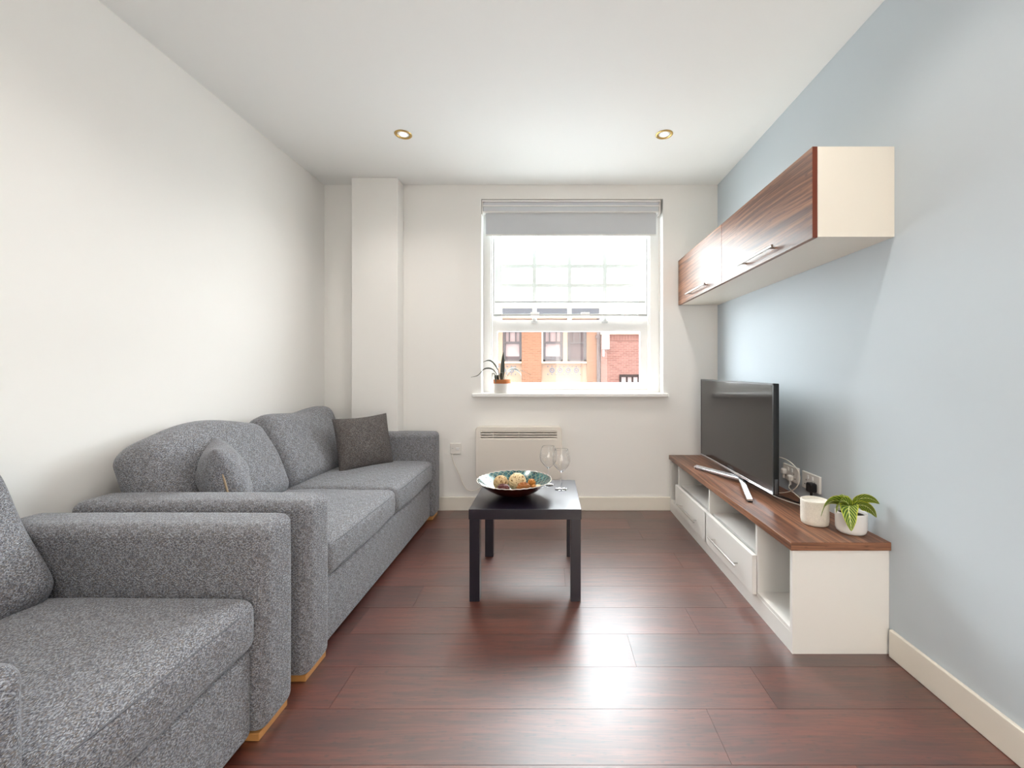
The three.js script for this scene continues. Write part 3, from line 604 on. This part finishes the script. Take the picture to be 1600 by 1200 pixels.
// ------------------------------------------------------------------ plant on the sill
{
  const p = thing('potted_plant', 'small pot with long dark arching leaves on the window sill', 'plant', [-0.391, 0.943, -3.44]);
  part('pot', lathe([[0, 0], [0.062, 0], [0.066, 0.003], [0.069, 0.078]], 40), M.potGrey, p, 'pale grey pot');
  part('pot_rim', lathe([[0.069, 0.078], [0.0705, 0.079], [0.0715, 0.108], [0.0705, 0.11], [0.065, 0.11], [0.063, 0.098]], 40), M.terracotta, p, 'terracotta band at the rim');
  part('soil', lathe([[0.0645, 0.098], [0.03, 0.101], [0, 0.101]], 28), M.soil, p);
  const L = (pts, w, s, o) => part('leaf', leaf(pts.map((q) => V(...q)), w, V(...s), { thick: 0.0012, ...o }), M.leafDark, p);
  const arch = (t) => (0.55 + 0.45 * Math.sin(Math.PI * Math.min(1, t * 1.1))) * (1 - Math.pow(t, 5)) + 0.03;
  L([[-0.005, 0.1, 0.01], [0.0, 0.17, 0.012], [0.003, 0.25, 0.008], [0.008, 0.335, 0.0]], 0.019, [1, 0, 0.15], { fold: 0.3, profile: (t) => Math.pow(Math.sin(Math.PI * (0.16 + 0.84 * t)), 0.7) });
  L([[-0.015, 0.1, 0.0], [-0.045, 0.2, 0.005], [-0.1, 0.262, 0.012], [-0.172, 0.245, 0.03]], 0.013, [0.15, 0.55, 0.8], { profile: arch });
  L([[-0.02, 0.1, 0.02], [-0.075, 0.19, 0.03], [-0.135, 0.195, 0.05], [-0.19, 0.142, 0.065], [-0.242, 0.13, 0.075]], 0.011, [0.2, 0.5, 0.8], { profile: arch });
  L([[0.01, 0.1, 0.01], [0.045, 0.17, 0.02], [0.1, 0.19, 0.03], [0.14, 0.168, 0.03], [0.164, 0.115, 0.03]], 0.012, [0.2, 0.5, -0.8], { profile: arch });
  L([[0.012, 0.1, -0.01], [0.04, 0.18, -0.02], [0.085, 0.208, -0.03], [0.125, 0.2, -0.035]], 0.011, [0.2, 0.5, -0.8], { profile: arch });
  L([[-0.028, 0.1, 0.03], [-0.04, 0.145, 0.045], [-0.045, 0.14, 0.07], [-0.045, 0.075, 0.082]], 0.015, [1, 0, 0], { profile: arch });
  L([[-0.04, 0.1, 0.0], [-0.066, 0.15, 0.0], [-0.075, 0.16, 0.015], [-0.08, 0.11, 0.03]], 0.012, [0.5, 0, 0.8], { profile: arch });
  L([[0.0, 0.1, 0.03], [-0.006, 0.14, 0.035], [0.0, 0.165, 0.05], [0.008, 0.16, 0.062]], 0.012, [1, 0, 0], { profile: arch });
  L([[0.02, 0.1, 0.0], [0.09, 0.195, 0.03], [0.15, 0.185, 0.045], [0.235, 0.15, 0.06]], 0.003, [0, 0.6, -0.8], { profile: arch });
}
// ------------------------------------------------------------------ heater, sockets, cables
{
  const h = thing('panel_heater', 'white wall mounted panel heater below the window', 'heater', [-0.25, 0.268, ZB]);
  const s = new THREE.Shape(), w = 0.335, H = 0.409, r = 0.045;
  s.moveTo(-w + r, 0); s.lineTo(w - r, 0); s.quadraticCurveTo(w, 0, w, r); s.lineTo(w, H - r * 0.6); s.quadraticCurveTo(w, H, w - r * 0.6, H); s.lineTo(-w + r * 0.6, H); s.quadraticCurveTo(-w, H, -w, H - r * 0.6); s.lineTo(-w, r); s.quadraticCurveTo(-w, 0, -w + r, 0);
  const hole = new THREE.Path([[-0.305, 0.312], [-0.305, 0.384], [0.305, 0.384], [0.305, 0.312]].map(([x, y]) => new THREE.Vector2(x, y))); s.holes.push(hole);
  const g = new THREE.ExtrudeGeometry(s, { depth: 0.06, bevelEnabled: true, bevelSize: 0.006, bevelThickness: 0.008, bevelSegments: 3 }); g.translate(0, 0, 0.01);
  part('casing', g, M.plasticWarm, h);
  part('heating_element', span(-0.3, 0.3, 0.325, 0.371, 0.014, 0.02), M.element, h, 'grey metal element behind the grille');
  for (const y of [0.32, 0.338, 0.357, 0.376]) part('grille_slat', span(-0.305, 0.305, y - 0.0055, y + 0.0055, 0.03, 0.076, 0.002, 1), M.plasticWarm, h);
  for (const x of [-0.2, 0.0, 0.2]) part('grille_rib', span(x - 0.002, x + 0.002, 0.318, 0.378, 0.048, 0.072), M.plasticWarm, h);
  const k = thing('switched_outlet', 'small white switched outlet on the wall left of the heater', 'outlet', [-0.763, 0.455, ZB]);
  part('plate', span(-0.043, 0.043, 0, 0.086, 0, 0.012, 0.003), M.plastic, k);
  part('switch', span(0.004, 0.028, 0.03, 0.052, 0.01, 0.017, 0.002), M.gloss, k);
  for (const x of [-0.03, 0.022]) part('marking', span(x, x + 0.013, 0.043, 0.047, 0.0118, 0.0125), M.alu, k);
  single('heater_cable', tube([V(-0.785, 0.46, ZB + 0.012), V(-0.785, 0.43, ZB + 0.022), V(-0.775, 0.385, ZB + 0.02), V(-0.735, 0.3, ZB + 0.02), V(-0.69, 0.2, ZB + 0.022), V(-0.655, 0.165, ZB + 0.025), V(-0.61, 0.165, ZB + 0.025), V(-0.56, 0.19, ZB + 0.025), V(-0.54, 0.255, ZB + 0.03)], 0.0035, 70, 8), M.cable, 'thin white cable hanging from the outlet to the heater', 'cable');
}
{
  function socket(label, z, pos) {
    const s = thing('wall_socket', label, 'socket', [XR, 0.511, z], 'double sockets on the blue wall');
    part('plate', span(-0.012, 0, 0, 0.086, -0.073, 0.073, 0.003), M.plastic, s);
    for (const k of [-1, 1]) {
      part('switch', span(-0.016, -0.011, 0.055, 0.073, k * 0.018 - 0.006, k * 0.018 + 0.006, 0.001), M.gloss, s);
      part('pin_hole', merged([span(-0.0126, -0.0115, 0.042, 0.05, k * 0.036 - 0.002, k * 0.036 + 0.002), span(-0.0126, -0.0115, 0.02, 0.025, k * 0.036 - 0.014, k * 0.036 - 0.007), span(-0.0126, -0.0115, 0.02, 0.025, k * 0.036 + 0.007, k * 0.036 + 0.014)]), M.slot, s);
    }
    return s;
  }
  socket('double wall socket with white plugs, closer to the television', -2.357);
  socket('double wall socket holding a black plug, closer to the plant', -2.174);
  function plug(label, mat, x, y, z, sc = 1) {
    const p = thing('plug', label, 'plug', [x, y, z]);
    part('plug_body', new RoundedBoxGeometry(0.036 * sc, 0.048 * sc, 0.046 * sc, 3, 0.01).translate(-0.018 * sc, 0, 0), mat, p);
    part('cord_grip', bar(V(-0.018 * sc, -0.02 * sc, 0), V(-0.018 * sc, -0.052 * sc, 0), 0.0065, 10), mat, p);
  }
  plug('black plug in the socket beside the plant', M.blackPlastic, 1.338, 0.536, -2.137);
  plug('upper white plug in the socket behind the television', M.plastic, 1.338, 0.556, -2.4, 0.7);
  plug('lower white plug in the socket behind the television', M.plastic, 1.338, 0.533, -2.336, 0.7);
  single('power_cord', tube([V(1.32, 0.49, -2.137), V(1.318, 0.462, -2.15), V(1.3, 0.4525, -2.2), V(1.27, 0.452, -2.16), V(1.25, 0.452, -2.23), V(1.2, 0.452, -2.34), V(1.19, 0.47, -2.42)], 0.0032, 60, 8), M.blackPlastic, 'black power cord lying on the bench behind the television', 'cable');
  single('white_cable', tube([V(1.2, 0.66, -2.36), V(1.235, 0.66, -2.2), V(1.26, 0.625, -2.16), V(1.275, 0.57, -2.16), V(1.27, 0.51, -2.2), V(1.25, 0.462, -2.3), V(1.22, 0.453, -2.38)], 0.0025, 60, 8), M.cable, 'white cable arching down behind the television', 'cable');
  single('white_cable', tube([V(1.325, 0.50, -2.336), V(1.3, 0.5, -2.3), V(1.27, 0.5, -2.24), V(1.285, 0.46, -2.13), V(1.275, 0.452, -2.1), V(1.25, 0.452, -2.13), V(1.2, 0.456, -2.26), V(1.19, 0.47, -2.36)], 0.0025, 70, 8), M.cable, 'white cable looping over the bench beside the television', 'cable');
}

// ------------------------------------------------------------------ the street outside
{
  const own = new THREE.Shape([[-34, -6], [34, -6], [34, 28], [-34, 28]].map(([x, y]) => new THREE.Vector2(x, y)));
  own.holes.push(new THREE.Path([[WX0 - 0.02, WY0 - 0.05], [WX0 - 0.02, WY1 + 0.02], [WX1 + 0.02, WY1 + 0.02], [WX1 + 0.02, WY0 - 0.05]].map(([x, y]) => new THREE.Vector2(x, y))));
  const og = new THREE.ExtrudeGeometry(own, { depth: 0.1, bevelEnabled: false }); og.translate(0, 0, ZB - T - 0.1);
  structure('wall_outside', 'brick outer face of the building the room is in', og, M.brickRed);
  const D = -15, b = thing('brick_building', 'orange brick building with pale stone and grey sash windows across the street', 'building', [-0.5, -6, D]);
  const X = (x) => x + 0.5, Y = (y) => y + 6;
  const bays = [];
  for (let i = -5; i <= 1; i++) bays.push(i * 3.6);
  // bay: two windows in stone, brick pilaster to its left
  const wall = (x0, x1, y0, y1, z = 0, d = 0.4) => grainUV(span(X(x0), X(x1), Y(y0), Y(y1), z - d, z), 'x');
  part('brick_wall', merged([wall(-22, 1.75, -6, -1.3, -0.12, 0.4), wall(-22, 1.75, 2.75, 3.0, -0.05, 0.5)]), M.brickOrange, b);
  const windowsAt = [[-0.27, 0.455], [0.61, 1.296]];
  for (let k = 0; k < 6; k++) {
    const o = -k * 2.32;
    part('pilaster', wall(-1.02 + o, -0.27 + o - 0.05, -1.3, 2.75, 0.0, 0.5), M.brickOrange, b, 'orange brick pier');
    const wins = k === 0 ? windowsAt : [[-0.27 + o, 0.455 + o], [0.61 + o, 1.296 + o]].slice(0, 2);
    part('stone_panel', merged([span(X(-0.32 + o), X((k === 0 ? 1.32 : 1.3 + o)), Y(-1.3), Y(1.42), -0.45, -0.1), span(X(-0.32 + o), X(1.32 + o), Y(2.6), Y(2.75), -0.45, -0.1), span(X(0.455 + o), X(0.61 + o), Y(1.42), Y(2.6), -0.45, -0.1)]), M.stoneWarm, b, 'pale stone surround');
    part('stone_sill', span(X(-0.34 + o), X(1.34 + o), Y(1.36), Y(1.43), -0.2, -0.02, 0.01, 1), M.stone, b);
    const orn = [];
    for (let q = 0; q < 4; q++) { const g = new THREE.TorusGeometry(0.075, 0.022, 8, 20); g.translate(X(0.06 + q * 0.29 + o), Y(1.12), -0.1); orn.push(g); }
    for (let q = 0; q < 9; q++) for (const yy of [0.98, 1.12, 1.26]) { if (yy === 1.12 && q % 2 === 0) continue; const g = new THREE.SphereGeometry(0.025, 8, 6); g.translate(X(-0.09 + q * 0.145 + o), Y(yy), -0.09); orn.push(g); }
    part('ornament', merged(orn), M.tileBlue, b, 'pale blue rosettes on the stone panel');
    for (const [a, c] of wins) {
      const f = part('window', merged([span(X(a), X(a + 0.09), Y(1.43), Y(2.6), -0.32, -0.16), span(X(c - 0.09), X(c), Y(1.43), Y(2.6), -0.32, -0.16), span(X(a), X(c), Y(1.43), Y(1.5), -0.32, -0.16), span(X(a), X(c), Y(2.52), Y(2.6), -0.32, -0.16), span(X(a), X(c), Y(2.08), Y(2.15), -0.32, -0.18), ...[1, 2].map((q) => span(X(a + (c - a) * q / 3 - 0.02), X(a + (c - a) * q / 3 + 0.02), Y(2.15), Y(2.52), -0.3, -0.2))]), M.winFrame, b, 'grey framed sash window');
      part('pane', span(X(a + 0.08), X(c - 0.08), Y(1.49), Y(2.53), -0.285, -0.275), M.winGlass, f);
      if (a < 0.5) part('interior_blind', span(X(a + 0.1), X(c - 0.1), Y(1.62), Y(2.5), -0.2745, -0.27), M.blindOut, f);
    }
  }
  part('pilaster', wall(1.296, 1.75, -1.3, 2.75, 0, 0.5), M.brickOrange, b);
  part('cornice', span(X(-22), X(1.72), Y(2.95), Y(3.08), -0.5, 0.2, 0.02, 1), M.stone, b, 'pale stone cornice');
  part('lead_gutter', span(X(-22), X(1.72), Y(3.08), Y(3.3), -0.5, 0.12), M.lead, b, 'blue grey gutter band');
  part('drainpipe', merged([bar(V(X(1.70), Y(-6), 0.07), V(X(1.70), Y(3), 0.07), 0.06, 12), span(X(1.6), X(1.75), Y(2.25), Y(2.35), 0, 0.14)]), M.pipe, b, 'grey drainpipe');

  const r = thing('red_brick_building', 'red brick building with a stone coping right across the street', 'building', [6, -6, -14.9]);
  const RX = (x) => x - 6;
  part('brick_wall', grainUV(span(RX(1.78), RX(16), 0, Y(2.38), -6, 0), 'x'), M.brickRed, r);
  part('coping', span(RX(1.76), RX(16), Y(2.38), Y(2.56), -6, 0.06, 0.01, 1), M.stone, r);
  for (let i = 0; i < 26; i++) part('soldier_brick', span(RX(2.15 + i * 0.1), RX(2.235 + i * 0.1), Y(2.16), Y(2.37), -0.02, 0.012), M.brickRed, r);
  const f = part('window', merged([span(RX(2.43), RX(3.15), Y(0.88), Y(0.97), -0.02, 0.05), span(RX(2.43), RX(2.5), Y(0.0), Y(0.9), -0.02, 0.04), span(RX(3.07), RX(3.15), Y(0), Y(0.9), -0.02, 0.04), span(RX(2.66), RX(2.72), Y(0), Y(0.9), -0.02, 0.04), span(RX(2.86), RX(2.92), Y(0), Y(0.9), -0.02, 0.04)]), M.dark, r, 'dark framed window');
  for (const [a, c] of [[2.5, 2.66], [2.72, 2.86], [2.92, 3.07]]) part('pane', span(RX(a), RX(c), Y(0), Y(0.88), 0.003, 0.01), M.blindOut, f);
  part('meter_box', merged([span(RX(1.82), RX(2.06), Y(1.85), Y(2.42), 0, 0.16, 0.01, 1), span(RX(1.84), RX(1.9), Y(1.6), Y(1.83), 0, 0.08)]), M.winWhite, r, 'white box on the brick wall');
  const far = thing('pale_building', 'pale far building rising behind the street roofs', 'building', [-2, -6, -30]);
  part('wall', span(-7, 7, 0, Y(5.6), -8, 0), M.stone, far);
  part('roof', span(-7.2, 7.2, Y(5.6), Y(6.0), -8, 0.3), M.slate, far);
  structure('wall_courtyard', 'pale rendered wall across the courtyard behind the viewer', grainUV(span(-9, 9, -6, 12, 4.5, 4.8), 'x'), M.stone);
  single('street', span(-40, 40, -6.2, -6, -40, -4.2), M.road, 'grey street between the houses', 'street').userData = { label: 'grey asphalt street far below the window', kind: 'structure', category: 'street' };
}

renderer.render(scene, camera);
